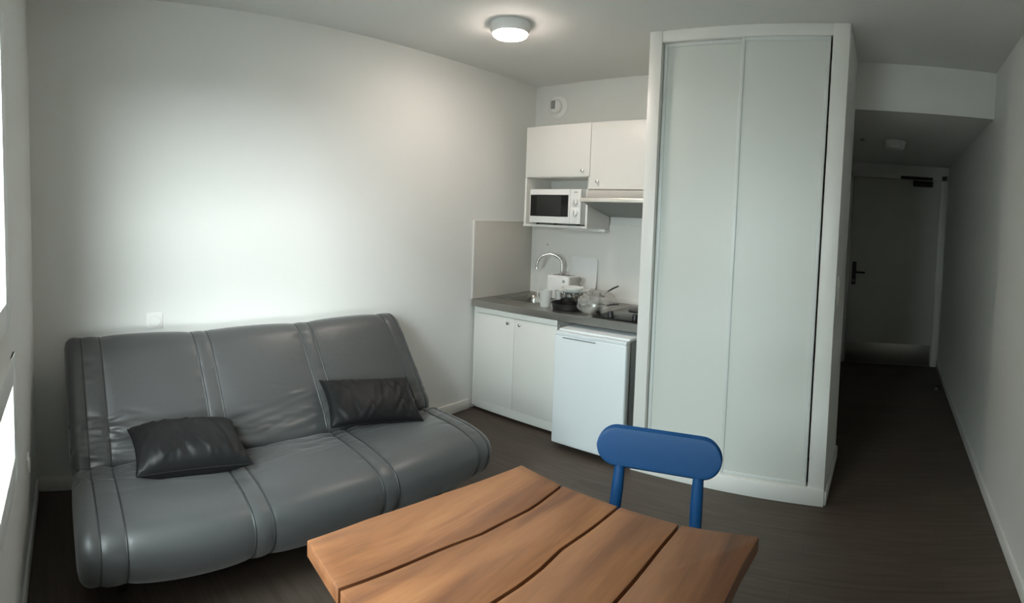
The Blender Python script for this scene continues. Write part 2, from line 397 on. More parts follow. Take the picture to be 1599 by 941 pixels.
# ---------------------------------------------------------------- switches and sockets
def plate(name, c, axis, sgn, size, lab, cat, round_socket=True, mtx=None):
    """face plate on a wall; axis = wall normal"""
    t = thing(name, lab, cat)
    if axis == 'x': mt = Matrix.Translation(c) @ Matrix.Rotation(math.radians(90 * sgn), 4, 'Y')
    else: mt = Matrix.Translation(c) @ Matrix.Rotation(math.radians(-90 * sgn), 4, 'X')
    if mtx is not None: mt = mtx @ mt
    t.matrix_basis = Matrix.Translation(mt.translation)
    sx, sy = size
    b = MB().box((-sy / 2, -sx / 2, 0), (sy / 2, sx / 2, 0.009), 0.003); b.bm.transform(mt); p = b.build('face_plate', 'white', t)
    n = max(1, round(sy / 0.075)) if axis == 'x' else 1
    for k in range(n):
        oz = (k - (n - 1) / 2) * 0.075
        if round_socket:
            b = MB().lathe([(0.030, 0.008), (0.030, 0.0125), (0.026, 0.0125), (0.024, 0.006), (0.001, 0.006)], (oz, 0, 0), 28); b.bm.transform(mt); b.build('socket_well', 'trim', t)
            b = MB()
            for dy in (-0.0095, 0.0095): b.lathe([(0.0025, 0.006), (0.0025, 0.0085)], (oz, dy, 0), 10)
            b.bm.transform(mt); b.build('socket_hole', 'black', t, label='dark pin holes')
        else:
            b = MB().box((oz - 0.022, -0.022, 0.008), (oz + 0.022, 0.022, 0.013), 0.003); b.bm.transform(mt); b.build('rocker', 'trim', t)
plate('wall_socket', (0, 0.668, 0.87), 'x', 1, (0.083, 0.083), 'square white socket on the wall just above the sofa back', 'socket')
plate('wall_socket', (0.55, 0, 0.40), 'y', 1, (0.08, 0.08), 'white socket low on the window wall beside the sofa corner', 'socket', mtx=WM)
plate('wall_switch', (X1, 2.87, 1.12), 'x', 1, (0.08, 0.155), 'white double switch on the corridor side of the wardrobe', 'switch', round_socket=False)

# ---------------------------------------------------------------- built-in wardrobe
t = thing('sliding_wardrobe', 'tall white built-in wardrobe with two sliding doors', 'wardrobe', ((X0 + X1) / 2, YW, 0))
MB().box((X0, YW, 0), (X0 + 0.072, YW + 0.06, H - 0.001), 0.002).build('post', 'trim', t)
MB().box((X1 - 0.085, YW, 0), (X1, YW + 0.06, H - 0.001), 0.002).build('post', 'trim', t)
MB().box((X0 + 0.072, YW + 0.004, 2.437), (X1 - 0.085, YW + 0.06, H - 0.001), 0.002).build('top_rail', 'trim', t)
MB().box((X0, YW - 0.014, 0), (X1 + 0.002, YW + 0.0, 0.088), 0.003).build('plinth', 'trim', t)
MB().box((X0 + 0.072, YW, 0), (X1 - 0.085, YW + 0.06, 0.088), 0.001).build('bottom_rail', 'trim', t)
MB().box((X0, YW + 0.06, 0), (X0 + 0.03, YK, H - 0.001)).build('side_panel', 'lam', t, smooth=False)
MB().box((X0 + 0.03, YW + 0.09, 0.001), (X0 + 0.035, YS - 0.05, H - 0.002)).build('shade_lining', 'dark', t, smooth=False)  # near-black sheets put in as the shade of the wardrobe interior
MB().box((2.394, YW + 0.06, 0.001), (2.399, YS - 0.05, H - 0.002)).build('shade_lining', 'dark', t, smooth=False)
def slide(x0, x1, y, lab=None):
    f = 0.020
    d = MB().box((x0 + f * 0.6, y + 0.006, 0.095), (x1 - f * 0.6, y + 0.016, 2.43)).build('sliding_door', 'ward', t, smooth=False, label=lab)
    for a in ((x0, x0 + f), (x1 - f, x1)):
        MB().box((a[0], y, 0.09), (a[1], y + 0.022, 2.436), 0.003).build('door_stile', 'wardp', d)
    MB().box((x0 + f, y + 0.001, 0.09), (x1 - f, y + 0.022, 0.108), 0.002).build('door_rail', 'wardp', d)
    MB().box((x0 + f, y + 0.001, 2.415), (x1 - f, y + 0.022, 2.436), 0.002).build('door_rail', 'wardp', d)
slide(1.442, 1.905, YW + 0.034, 'left sliding door, set behind the right one')
slide(1.885, 2.349, YW + 0.008, 'right sliding door')

# ---------------------------------------------------------------- kitchenette
YC = 2.88
t = thing('side_backsplash', 'plain beige backsplash panel on the sofa wall beside the sink', 'backsplash', (0, 3.2, 0.82))
MB().box((0.001, YC + 0.01, 0.822), (0.009, YK - 0.009, 1.40), 0.001).build('panel', 'splash', t)
MB().box((0.0005, YC + 0.002, 0.822), (0.012, YC + 0.012, 1.402), 0.001).build('edge_strip', 'trim', t)
MB().box((0.0005, YC + 0.012, 1.398), (0.012, YK - 0.009, 1.404), 0.001).build('edge_strip', 'trim', t)
t = thing('rear_backsplash', 'white backsplash panel behind the tap and the hob', 'backsplash', (0.7, YK, 0.82))
MB().box((0.001, YK - 0.008, 0.822), (X0 - 0.001, YK - 0.001, 1.40), 0.001).build('panel', 'lam', t)
MB().lathe([(0.006, 0), (0.006, 0.012), (0.003, 0.014)], (0.174, YK - 0.008, 1.22), 12, rx).build('hook', 'chrome', t, label='tiny metal hook')
MB().box((0.80, YK - 0.022, 0.822), (X0 - 0.002, YK - 0.008, 0.862), 0.002).build('upstand', 'trim', t)

# base cabinet
t = thing('base_cabinet', 'white two-door base cabinet under the sink', 'cabinet', (0.39, 3.2, 0))
b = MB(); bx0, bx1 = 0.045, 0.752
b.box((bx0, YC + 0.035, 0.085), (bx0 + 0.018, YK - 0.01, 0.772)); b.box((bx1 - 0.018, YC + 0.035, 0.03), (bx1, YK - 0.01, 0.772))
b.box((bx0, YC + 0.035, 0.085), (bx1, YK - 0.01, 0.103)); b.box((bx0, YK - 0.025, 0.085), (bx1, YK - 0.01, 0.772))
b.build('body', 'lam', t, smooth=False)
MB().box((bx0, YC + 0.008, 0.735), (bx1, YC + 0.036, 0.772), 0.002).build('top_rail', 'lam', t)
MB().box((0.0125, YC + 0.03, 0.03), (bx0 - 0.001, YC + 0.045, 0.772)).build('filler_strip', 'lam', t, smooth=False)
for x0_, x1_, kx in ((bx0 + 0.001, 0.397, 0.352), (0.400, bx1 - 0.001, 0.455)):
    d = MB().box((x0_, YC + 0.014, 0.092), (x1_, YC + 0.034, 0.731), 0.002).build('door', 'lam', t)
    MB().lathe([(0.005, 0), (0.005, 0.012), (0.011, 0.017), (0.011, 0.022), (0.006, 0.025)], (kx, YC + 0.014, 0.697), 18, rx).build('knob', 'chrome', d, label='small round metal knob')
MB().box((bx0, YC + 0.03, 0.022), (bx1, YC + 0.045, 0.088), 0.001).build('plinth', 'lam', t)

# worktop with sunk basin, drainer and front lip
t = thing('worktop', 'stainless steel worktop running from the sofa wall to the wardrobe', 'worktop', (0.68, 3.2, 0.82))
ZT = 0.822
sx0, sx1, sy0, sy1 = 0.14, 0.44, 3.10, 3.42
b = MB()
for a, c in (((0.012, YC), (sx0, YK - 0.009)), ((sx1, YC), (X0 - 0.002, YK - 0.009)), ((sx0, YC), (sx1, sy0)), ((sx0, sy1), (sx1, YK - 0.009))):
    b.box((a[0], a[1], 0.808), (c[0], c[1], ZT))
b.box((0.012, YC - 0.003, 0.774), (X0 - 0.002, YC + 0.006, ZT + 0.002), 0.002)
b.build('steel_top', 'steel', t, smooth=False)
n = 40; prof = [(1.0, ZT + 0.001), (0.97, ZT - 0.004), (0.93, ZT - 0.03), (0.90, ZT - 0.10), (0.80, ZT - 0.125), (0.12, ZT - 0.130), (0.001, ZT - 0.130)]
b = MB(); rings = []
for s_, z in prof:
    ring = []
    for k in range(n):
        a = 2 * math.pi * k / n; ex = 0.35
        cx_ = math.copysign(abs(math.cos(a)) ** ex, math.cos(a)); cy_ = math.copysign(abs(math.sin(a)) ** ex, math.sin(a))
        ring.append(b.bm.verts.new(((sx0 + sx1) / 2 + cx_ * 0.158 * s_, (sy0 + sy1) / 2 + cy_ * 0.168 * s_, z)))
    rings.append(ring)
for i in range(len(rings) - 1):
    for k in range(n): b.bm.faces.new((rings[i][k], rings[i][(k + 1) % n], rings[i + 1][(k + 1) % n], rings[i + 1][k]))
b.build('sink_bowl', 'steel', t, label='sunken square sink bowl')
MB().tube([(0.10, 3.05, ZT + 0.0015), (0.48, 3.05, ZT + 0.0015), (0.48, 3.45, ZT + 0.0015), (0.10, 3.45, ZT + 0.0015), (0.10, 3.05, ZT + 0.0015)], 0.003, 8).build('sink_rim', 'steel', t)
MB().lathe([(0.03, ZT - 0.129), (0.03, ZT - 0.126), (0.012, ZT - 0.127)], ((sx0 + sx1) / 2, (sy0 + sy1) / 2, 0), 20).build('drain', 'chrome', t)

# tap
t = thing('kitchen_tap', 'curved chrome swan-neck tap behind the sink', 'tap', (0.37, 3.48, ZT))
pts = [(0.375, 3.48, ZT + 0.03), (0.375, 3.48, 1.07)]
for k in range(0, 13):
    a = math.pi * k / 12 * 1.02
    pts.append((0.375 - 0.085 + 0.085 * math.cos(a), 3.48 - 0.045 * (1 - math.cos(a)), 1.075 + 0.082 * math.sin(a)))
pts.append((pts[-1][0] - 0.002, pts[-1][1], pts[-1][2] - 0.02))
MB().tube(pts, 0.0105, 14).build('spout', 'chrome', t)
MB().lathe([(0.026, 0), (0.026, 0.008), (0.019, 0.014), (0.018, 0.055), (0.013, 0.06)], (0.375, 3.48, ZT), 24).build('tap_base', 'chrome', t)
MB().tube([(0.392, 3.47, ZT + 0.04), (0.44, 3.44, ZT + 0.055)], [0.006, 0.005], 10).build('lever', 'chrome', t)
MB().tube([pts[-1], (pts[-1][0], pts[-1][1], pts[-1][2] - 0.014)], 0.012, 14).build('aerator', 'chrome', t)

# hob
t = thing('electric_hob', 'black two-knob electric hob at the wardrobe end of the worktop', 'hob', (1.15, 3.2, ZT))
MB().box((0.985, YC + 0.045, ZT), (1.335, 3.45, ZT + 0.008), 0.003).build('glass_plate', 'glassb', t)
for cx_, cy_ in ((1.14, 3.30),):
    MB().lathe([(0.085, ZT + 0.008), (0.085, ZT + 0.013), (0.078, ZT + 0.015), (0.001, ZT + 0.014)], (cx_, cy_, 0), 36).build('hotplate', 'black', t)
for kx in (1.095, 1.262):
    MB().lathe([(0.020, 0), (0.020, 0.012), (0.015, 0.034), (0.012, 0.036)], (kx, 2.965, ZT + 0.008), 24).build('knob', 'black', t)

# fridge
t = thing('mini_fridge', 'white under-counter fridge with a plain door', 'fridge', (1.07, 3.1, 0))
fx0, fx1 = 0.828, 1.318
MB().box((fx0 + 0.004, 2.825, 0.03), (fx1 - 0.004, 3.45, 0.730), 0.006).build('body', 'grey', t, label='grey fridge cabinet')
MB().box((fx0 + 0.002, 2.80, 0.728), (fx1 - 0.002, 3.45, 0.748), 0.004).build('top_plate', 'fridge', t)
d = MB().box((fx0, 2.755, 0.035), (fx1, 2.815, 0.718), 0.009, 3).build('door', 'fridge', t)
b = MB(); b.prism([(fx0 + 0.002, 2.757), (fx0 + 0.19, 2.750), (fx0 + 0.27, 2.752), (fx0 + 0.31, 2.758), (fx1 - 0.002, 2.757), (fx1 - 0.002, 2.815), (fx0 + 0.002, 2.815)], 0.7185, 0.738, 'z', 0.002)
b.build('handle_lip', 'fridge', d)
MB().box((fx0 + 0.06, 2.7535, 0.700), (fx0 + 0.29, 2.7555, 0.7075), 0.0008).build('handle_groove', 'grey', d)
for px_, py_ in ((fx0 + 0.04, 2.86), (fx1 - 0.04, 2.86), (fx0 + 0.04, 3.40), (fx1 - 0.04, 3.40)):
    MB().lathe([(0.018, 0), (0.018, 0.012), (0.012, 0.03)], (px_, py_, 0), 16).build('foot', 'black', t)

# upper cabinets
YU = 3.25
t = thing('microwave_cabinet', 'white wall cabinet with an open niche holding the microwave', 'cabinet', (0.44, 3.4, 1.4))
ux0, ux1 = 0.172, 0.722
b = MB()
b.box((ux0, YU + 0.02, 1.385), (ux0 + 0.016, YK - 0.001, 2.11)); b.box((ux1 - 0.016, YU + 0.02, 1.385), (ux1, YK - 0.001, 2.11))
b.box((ux0 - 0.006, YU + 0.0, 1.370), (ux1, YK - 0.001, 1.386)); b.box((ux0, YU + 0.02, 1.735), (ux1, YK - 0.001, 1.751))
b.box((ux0, YU + 0.02, 2.096), (ux1, YK - 0.001, 2.112)); b.box((ux0, YK - 0.012, 1.385), (ux1, YK - 0.001, 2.11))
b.box((ux0, YU, 1.385), (ux0 + 0.016, YU + 0.02, 1.735)); b.box((ux1 - 0.016, YU, 1.385), (ux1, YU + 0.02, 1.65))
b.build('body', 'lam', t, smooth=False)
d = MB().box((ux0, YU, 1.738), (ux1 + 0.004, YU + 0.018, 2.112), 0.002).build('door', 'lam', t)
MB().lathe([(0.005, 0), (0.005, 0.012), (0.011, 0.017), (0.011, 0.022), (0.006, 0.025)], (0.674, YU, 1.778), 18, rx).build('knob', 'chrome', d, label='small round metal knob')
t = thing('hood_cabinet', 'white wall cabinet above the extractor hood, beside the wardrobe', 'cabinet', (1.04, 3.4, 1.65))
b = MB(); hx0, hx1 = 0.729, X0 - 0.003
b.box((hx0, YU + 0.02, 1.655), (hx0 + 0.016, YK - 0.001, 2.11)); b.box((hx1 - 0.016, YU + 0.02, 1.655), (hx1, YK - 0.001, 2.11))
b.box((hx0, YU + 0.02, 1.655), (hx1, YK - 0.001, 1.671)); b.box((hx0, YU + 0.02, 2.096), (hx1, YK - 0.001, 2.112)); b.box((hx0, YK - 0.012, 1.655), (hx1, YK - 0.001, 2.11))
b.build('body', 'lam', t, smooth=False)
d = MB().box((hx0, YU, 1.648), (hx1, YU + 0.018, 2.112), 0.002).build('door', 'lam', t)
MB().lathe([(0.005, 0), (0.005, 0.012), (0.011, 0.017), (0.011, 0.022), (0.006, 0.025)], (0.798, YU, 1.700), 18, rx).build('knob', 'chrome', d, label='small round metal knob')

t = thing('extractor_hood', 'beige and steel extractor hood between cabinet and hob', 'hood', (1.05, 3.3, 1.5))
MB().box((0.742, 3.20, 1.585), (X0 - 0.004, YK - 0.001, 1.640), 0.003).build('casing', 'splash', t)
MB().box((0.742, 3.10, 1.553), (X0 - 0.004, 3.125, 1.582), 0.006).build('front_lip', 'lip', t, label='bright steel front lip')
MB().prism([(3.125, 1.556), (3.125, 1.584), (3.57, 1.584), (3.57, 1.465), (3.50, 1.462)], 0.746, X0 - 0.006, 'x', 0.002).build('filter_housing', 'grey', t)
tag(MB().box((0.46, 3.43, 1.348), (0.762, 3.50, 1.3695), 0.003).build('strip_light', 'white'), 'slim white light bar fixed under the microwave cabinet', 'light')

# microwave
t = thing('microwave', 'white microwave with a black door window and two knobs', 'microwave', (0.46, 3.35, 1.386))
mx0, mx1, mz0, mz1, my = 0.243, 0.682, 1.398, 1.648, 3.222
MB().box((mx0, my + 0.022, mz0), (mx1, 3.54, mz1), 0.006).build('body', 'white', t)
d = MB().box((mx0, my, mz0 + 0.002), (0.592, my + 0.021, mz1 - 0.002), 0.004).build('door', 'white', t)
MB().box((mx0 + 0.008, my - 0.002, mz0 + 0.05), (0.580, my + 0.001, mz1 - 0.043), 0.0005).build('door_glass', 'glassb', d, label='glossy black door glass')
MB().box((mx0 + 0.065, my - 0.003, mz0 + 0.058), (0.520, my - 0.0021, mz1 - 0.051), 0.0003).build('mesh_window', 'glassm', d)
c = MB().box((0.594, my, mz0 + 0.002), (mx1, my + 0.021, mz1 - 0.002), 0.004).build('control_panel', 'white', t)
for kz in (1.555, 1.478):
    MB().lathe([(0.024, 0), (0.022, 0.014), (0.018, 0.016)], (0.638, my, kz), 24, rx).build('knob', 'white', c)
    MB().box((0.636, my - 0.019, kz - 0.018), (0.640, my - 0.0155, kz + 0.018), 0.0005).build('knob_ridge', 'grey', c)
MB().box((0.625, my - 0.001, 1.622), (0.655, my + 0.0005, 1.628)).build('nameplate', 'grey', c)
for px_, py_ in ((mx0 + 0.04, my + 0.05), (mx1 - 0.04, my + 0.05), (mx0 + 0.04, 3.5), (mx1 - 0.04, 3.5)):
    MB().lathe([(0.012, 1.3862), (0.012, 1.399)], (px_, py_, 0), 12).build('foot', 'black', t)

# ---------------------------------------------------------------- things on the worktop
ZW = ZT + 0.0005
t = thing('cutting_board', 'white plastic cutting board leaning on the rear backsplash', 'cutting board', (0.53, 3.53, ZT))
pl = []
for (cx_, cz_, a0) in ((0.615, 0.0, -90), (0.615, 0.27, 0), (0.425, 0.27, 90), (0.425, 0.0, 180)):
    for k in range(5):
        a = math.radians(a0 + 90 * k / 4); pl.append((cx_ + 0.025 * math.cos(a), 0.026 + cz_ + 0.025 * math.sin(a)))
b = MB().prism(pl, 0, 0.008, 'y', 0.001); b.bm.transform(Matrix.Translation((0, 3.530, ZW)) @ Matrix.Rotation(math.radians(-6), 4, 'X')); b.build('board', 'white', t)

t = thing('toaster', 'white toaster with a dark button behind the pans', 'toaster', (0.50, 3.40, ZT))
tm = Matrix.Translation((0.475, 3.372, ZW)) @ Matrix.Rotation(math.radians(-4), 4, 'Z')
def tb(b, name, mt_, par, **k):
    b.bm.transform(tm); return b.build(name, mt_, par, **k)
tb(MB().box((-0.115, -0.07, 0.008), (0.085, 0.07, 0.188), 0.014, 3), 'body', 'white', t)
tb(MB().box((0.082, -0.066, 0.012), (0.094, 0.066, 0.182), 0.006), 'end_cap', 'splash', t, label='beige end cap')
for s_ in (-0.03, 0.02): tb(MB().box((-0.09, s_, 0.186), (0.065, s_ + 0.018, 0.1895)), 'slot', 'black', t, label='dark bread slot')
tb(MB().lathe([(0.010, 0.07), (0.010, 0.078), (0.007, 0.08)], (0.0, 0, 0), 16, rx), 'button', 'grey', t).location = (0.045, 0, 0.15)
for zz in (0.16, 0.105): tb(MB().box((0.094, 0.035, zz - 0.014), (0.108, 0.062, zz + 0.014), 0.004), 'side_knob', 'grey', t)
for sx in (-0.08, 0.06):
    for sy in (-0.045, 0.045): tb(MB().lathe([(0.01, 0), (0.01, 0.009)], (sx, sy, 0), 10), 'foot', 'black', t)

def cup(name, c, r0, r1, h, lab, handle, mt_='clear'):
    t = thing(name, lab, 'jug' if handle else 'glass', (c[0], c[1], ZT))
    th = 0.003
    MB().lathe([(0.001, 0), (r0, 0), (r1, h), (r1 + 0.001, h + 0.001), (r1 - th, h), (r0 - th, 0.006), (0.001, 0.006)], (c[0], c[1], ZW), 28, cap=False).build('cup', mt_, t)
    if handle:
        hx, hy = -0.72, -0.30
        P_ = [(c[0] + hx * (r1 - 0.004), c[1] + hy * (r1 - 0.004), ZW + h * 0.93), (c[0] + hx * (r1 + 0.03), c[1] + hy * (r1 + 0.03), ZW + h * 0.90),
              (c[0] + hx * (r1 + 0.022), c[1] + hy * (r1 + 0.022), ZW + h * 0.5), (c[0] + hx * (r0 + 0.002), c[1] + hy * (r0 + 0.002), ZW + h * 0.18)]
        MB().tube(P_, 0.005, 8).build('handle', mt_, t)
    return t
M['frost'] = mat('frosted_plastic', (0.72, 0.73, 0.71), 0.25, noise=0.02, Alpha=0.45)
cup('plastic_jug', (0.560, 3.02), 0.034, 0.045, 0.118, 'clear jug with a handle at the worktop edge next to the sink', True, 'frost')
cup('drinking_glass', (0.578, 3.165), 0.028, 0.036, 0.105, 'clear glass between the jug and the steel saucepan', False, 'frost')

def pan(name, c, z, r, h, mt_, lab, ang, hl, tilt=0.0, cat='pan', hz=0.75):
    t = thing(name, lab, cat, (c[0], c[1], z))
    MB().lathe([(0.001, 0), (r * 0.86, 0), (r * 0.93, 0.008), (r, h), (r + 0.003, h + 0.001), (r - 0.003, h), (r * 0.9, 0.011), (r * 0.83, 0.004), (0.001, 0.004)], (c[0], c[1], z), 40, cap=False).build('pan_bowl', mt_, t)
    dx, dy = math.cos(ang), math.sin(ang)
    P_ = [(c[0] + dx * (r - 0.002), c[1] + dy * (r - 0.002), z + h * hz), (c[0] + dx * (r + 0.03), c[1] + dy * (r + 0.03), z + h * hz + 0.008 + tilt * 0.03),
          (c[0] + dx * (r + hl * 0.6), c[1] + dy * (r + hl * 0.6), z + h * hz + 0.012 + tilt * hl * 0.6), (c[0] + dx * (r + hl), c[1] + dy * (r + hl), z + h * hz + 0.01 + tilt * hl)]
    MB().tube(P_[:2], 0.006, 8).build('handle_bracket', 'steel', t)
    MB().tube(P_[1:], [0.008, 0.011, 0.009], 10, flat=0.6).build('handle', 'black', t, label='black plastic handle')
    return t
pan('frying_pan', (0.715, 3.085), ZW, 0.125, 0.042, 'black', 'black frying pan at the bottom of the cookware pile', math.radians(20), 0.13)
pan('saucepan', (0.700, 3.125), ZW + 0.0055, 0.078, 0.098, 'chrome', 'shiny steel saucepan standing in the black frying pan', math.radians(18), 0.15, 0.0, 'saucepan', 0.80)
t = thing('dinner_plate', 'pale round plate lying on top of the steel saucepan', 'plate', (0.705, 3.13, ZW + 0.105))
MB().lathe([(0.001, 0), (0.060, 0), (0.066, 0.004), (0.112, 0.019), (0.114, 0.021), (0.110, 0.022), (0.064, 0.008), (0.001, 0.006)], (0.705, 3.13, ZW + 0.1055), 44, cap=False).build('plate_body', 'china', t)
MB().lathe([(0.030, 0.0065), (0.040, 0.0085), (0.075, 0.036), (0.077, 0.038), (0.073, 0.037), (0.038, 0.012), (0.001, 0.010)], (0.705, 3.13, ZW + 0.1055), 40, cap=False).build('nested_saucer', 'china', t)
pan('milk_pan', (0.765, 3.325), ZW + 0.0, 0.066, 0.100, 'chrome', 'small steel pan whose black handle sticks up towards the wall', math.radians(15), 0.10, 0.55, 'saucepan', 0.85)
pan('steel_lid_pan', (0.915, 3.04), ZW, 0.066, 0.050, 'steel', 'low steel pan under clear wrap with a handle to the right', math.radians(14), 0.11, 0.15, 'pan', 0.9)

# crumpled clear plastic bag around the pans
random.seed(4)
t0_ = bmesh.new(); bmesh.ops.create_icosphere(t0_, subdivisions=5, radius=1)
from mathutils import noise as NZ
for v in t0_.verts:
    d = v.co.normalized()
    k = 1 + 0.16 * NZ.noise(d * 2.3) + 0.10 * (abs(NZ.noise(d * 5.1)) - 0.2) + 0.06 * abs(NZ.noise(d * 11))
    v.co = Vector((d.x * 0.108 * k, d.y * 0.145 * k, max(d.z * 0.088 * k, -0.058)))
b = MB(); b._add(t0_, Matrix.Translation((0.905, 3.10, ZW + 0.0585)) @ Matrix.Rotation(0.1, 4, 'Z'))
tag(b.build('plastic_bag', 'film'), 'crumpled clear plastic bag over the steel pans beside the hob', 'bag')

# ---------------------------------------------------------------- sofa
def cr_closed(P, n):
    P = np.array(P, float); m_ = len(P); out = []
    seg = np.linalg.norm(np.roll(P, -1, 0) - P, axis=1)
    dense = []
    for i in range(m_):
        p0, p1, p2, p3 = P[(i - 1) % m_], P[i], P[(i + 1) % m_], P[(i + 2) % m_]
        for k in range(40):
            u = k / 40
            dense.append(0.5 * ((2 * p1) + (-p0 + p2) * u + (2 * p0 - 5 * p1 + 4 * p2 - p3) * u * u + (-p0 + 3 * p1 - 3 * p2 + p3) * u ** 3))
    D = np.array(dense); L = np.concatenate([[0], np.cumsum(np.linalg.norm(np.roll(D, -1, 0) - D, axis=1))])
    s = np.linspace(0, L[-1], n, endpoint=False); E = np.vstack([D, D[:1]])
    return np.stack([np.interp(s, L, E[:, 0]), np.interp(s, L, E[:, 1])], 1)

SEAM = [0.275, 0.365, 0.818, 0.893, 1.392, 1.468, 1.950, 2.020]
Y0, Y1 = 0.198, 2.066
def cushion(name, prof, parent, seed, crease, side):
    """swept padded cover: profile in x,z, seams along the profile, folds near the crease"""
    NP, NY = 170, 250
    P = cr_closed(prof, NP)
    T = np.roll(P, -1, 0) - np.roll(P, 1, 0); T /= np.linalg.norm(T, axis=1)[:, None]
    N = np.stack([T[:, 1], -T[:, 0]], 1)
    if ((P - P.mean(0)) * N).sum() < 0: N = -N
    ys = np.linspace(Y0, Y1, NY)
    rng = np.random.RandomState(seed)
    bounds = [Y0 - 0.03] + SEAM + [Y1 + 0.03]
    puff = np.zeros(NY)
    for a, c in zip(bounds[:-1], bounds[1:]):
        k = (ys >= a) & (ys < c); tt = (ys[k] - a) / (c - a)
        puff[k] = (0.017 if c - a > 0.2 else 0.009) * np.sin(np.pi * tt) ** 0.4
    endd = np.minimum(ys - Y0, Y1 - ys); e = np.clip(endd / 0.05, 0, 1); shrink = (1 - np.sqrt(1 - (1 - e) ** 2)) * 0.050
    dc = np.linalg.norm(P - np.array(crease), axis=1)
    vis = np.clip((((P - P.mean(0)) * N).sum(1)), -1, 1)
    off = np.zeros((NP, NY)) + puff[None, :] - shrink[None, :]
    outer = (N[:, 0] + N[:, 1] > -0.35).astype(float)
    for k in range(75):
        s0 = abs(rng.randn()) * 0.10 + 0.012; yc_ = rng.uniform(Y0, Y1); L = rng.uniform(0.05, 0.20); wd = rng.uniform(0.006, 0.016)
        slope = rng.uniform(-0.22, 0.22); amp = rng.uniform(0.004, 0.012) * np.exp(-s0 / 0.16) * (1.0 if yc_ < 1.0 else 0.6) * rng.choice([-1, 1])
        dd = dc[:, None] - s0 - slope * (ys[None, :] - yc_)
        off += outer[:, None] * amp * np.exp(-(dd / wd) ** 2) * np.exp(-((ys[None, :] - yc_) / L) ** 2)
    for k in range(34):     # deep gathered folds where the cover is pulled into the crease
        s0 = rng.uniform(0.015, 0.20) if side else 0.05; yc_ = rng.choice([rng.uniform(Y0, 0.42), rng.uniform(0.36, 0.60), rng.uniform(0.95, 1.45)], p=[0.5, 0.3, 0.2])
        L = rng.uniform(0.035, 0.10); wd = rng.uniform(0.005, 0.010); slope = rng.uniform(-0.35, 0.35)
        dd = dc[:, None] - s0 - slope * (ys[None, :] - yc_)
        off += outer[:, None] * rng.uniform(0.006, 0.013) * rng.choice([-1, -1, 1]) * np.exp(-s0 / 0.25) * np.exp(-(dd / wd) ** 2) * np.exp(-((ys[None, :] - yc_) / L) ** 2)
    for k in range(90):     # small puckers across the seams
        sm = SEAM[rng.randint(8)] + rng.choice([-0.02, 0.02]); ip = rng.randint(NP)
        dp = np.minimum(abs(np.arange(NP) - ip), NP - abs(np.arange(NP) - ip))
        off += 0.0022 * rng.choice([-1, 1]) * np.exp(-(dp[:, None] / 1.8) ** 2) * np.exp(-((ys[None, :] - sm) / 0.03) ** 2)
    def yy(x, y):            # the seat narrows a touch towards its front edge
        kx = np.clip((x - 0.45) / 0.55, 0, 1)
        return y - 0.055 * kx * (y - 0.05) / 2.0 - 0.018 * kx
    X = P[:, 0][:, None] + N[:, 0][:, None] * off; Z = P[:, 1][:, None] + N[:, 1][:, None] * off
    Y = yy(X, ys[None, :])
    V = np.stack([X, Y, Z], 2).transpose(1, 0, 2).reshape(-1, 3)
    F = []
    for j in range(NY - 1):
        for i in range(NP):
            a = j * NP + i; b_ = j * NP + (i + 1) % NP
            F.append((a, b_, b_ + NP, a + NP))
    cc = [list(range(NP)), list(range((NY - 1) * NP, NY * NP))]
    me = bpy.data.meshes.new(name)
    V = V.tolist()
    for ring in cc:
        c = np.mean([V[i] for i in ring], 0).tolist(); V.append(c); ci = len(V) - 1
        for i in range(NP): F.append((ring[i], ring[(i + 1) % NP], ci))
    me.from_pydata(V, [], F); me.materials.append(M['satin'])
    bm = bmesh.new(); bm.from_mesh(me); bmesh.ops.recalc_face_normals(bm, faces=list(bm.faces)); bm.to_mesh(me); bm.free()
    me.shade_smooth()
    o = bpy.data.objects.new(name, me); C.objects.link(o); o.parent = parent; o.matrix_parent_inverse = world_of(parent).inverted()
    # piping along every seam on the outer face
    sel = [i for i in range(NP) if outer[i] > 0]
    # rotate so that the run is contiguous
    st = next((i for i in sel if (i - 1) % NP not in sel), sel[0]); run = []
    i = st
    while i in set(sel) and len(run) < NP: run.append(i); i = (i + 1) % NP
    for sm in SEAM:
        j = int(np.argmin(abs(ys - sm)))
        pts = [(X[i, j], Y[i, j], Z[i, j]) for i in run[::2]]
        MB().tube(pts, 0.0042, 6).build('seam_piping', 'seam', o)
    return o
sofa = thing('sofa_bed', 'grey satin fold-out sofa bed against the left wall', 'sofa', (0.55, 1.12, 0))
cushion('backrest', [(.505, .375), (.44, .465), (.335, .615), (.235, .755), (.185, .805), (.135, .822), (.092, .79), (.10, .71), (.19, .54), (.30, .36), (.39, .29), (.47, .30)], sofa, 3, (.50, .38), 1)
cushion('seat', [(.535, .355), (.62, .368), (.80, .375), (.92, .368), (.995, .345), (1.025, .29), (1.005, .21), (.94, .165), (.80, .150), (.60, .150), (.50, .19), (.49, .28)], sofa, 8, (.50, .38), 1)
MB().box((0.20, 0.33, 0.07), (0.84, 1.92, 0.165), 0.01).build('base_frame', 'black', sofa, label='black metal base frame')
for x_, y_ in ((0.76, 0.36), (0.76, 1.88), (0.25, 0.36), (0.25, 1.88)):
    MB().lathe([(0.022, 0), (0.026, 0.01), (0.030, 0.075)], (x_, y_, 0), 20).build('leg', 'black', sofa)

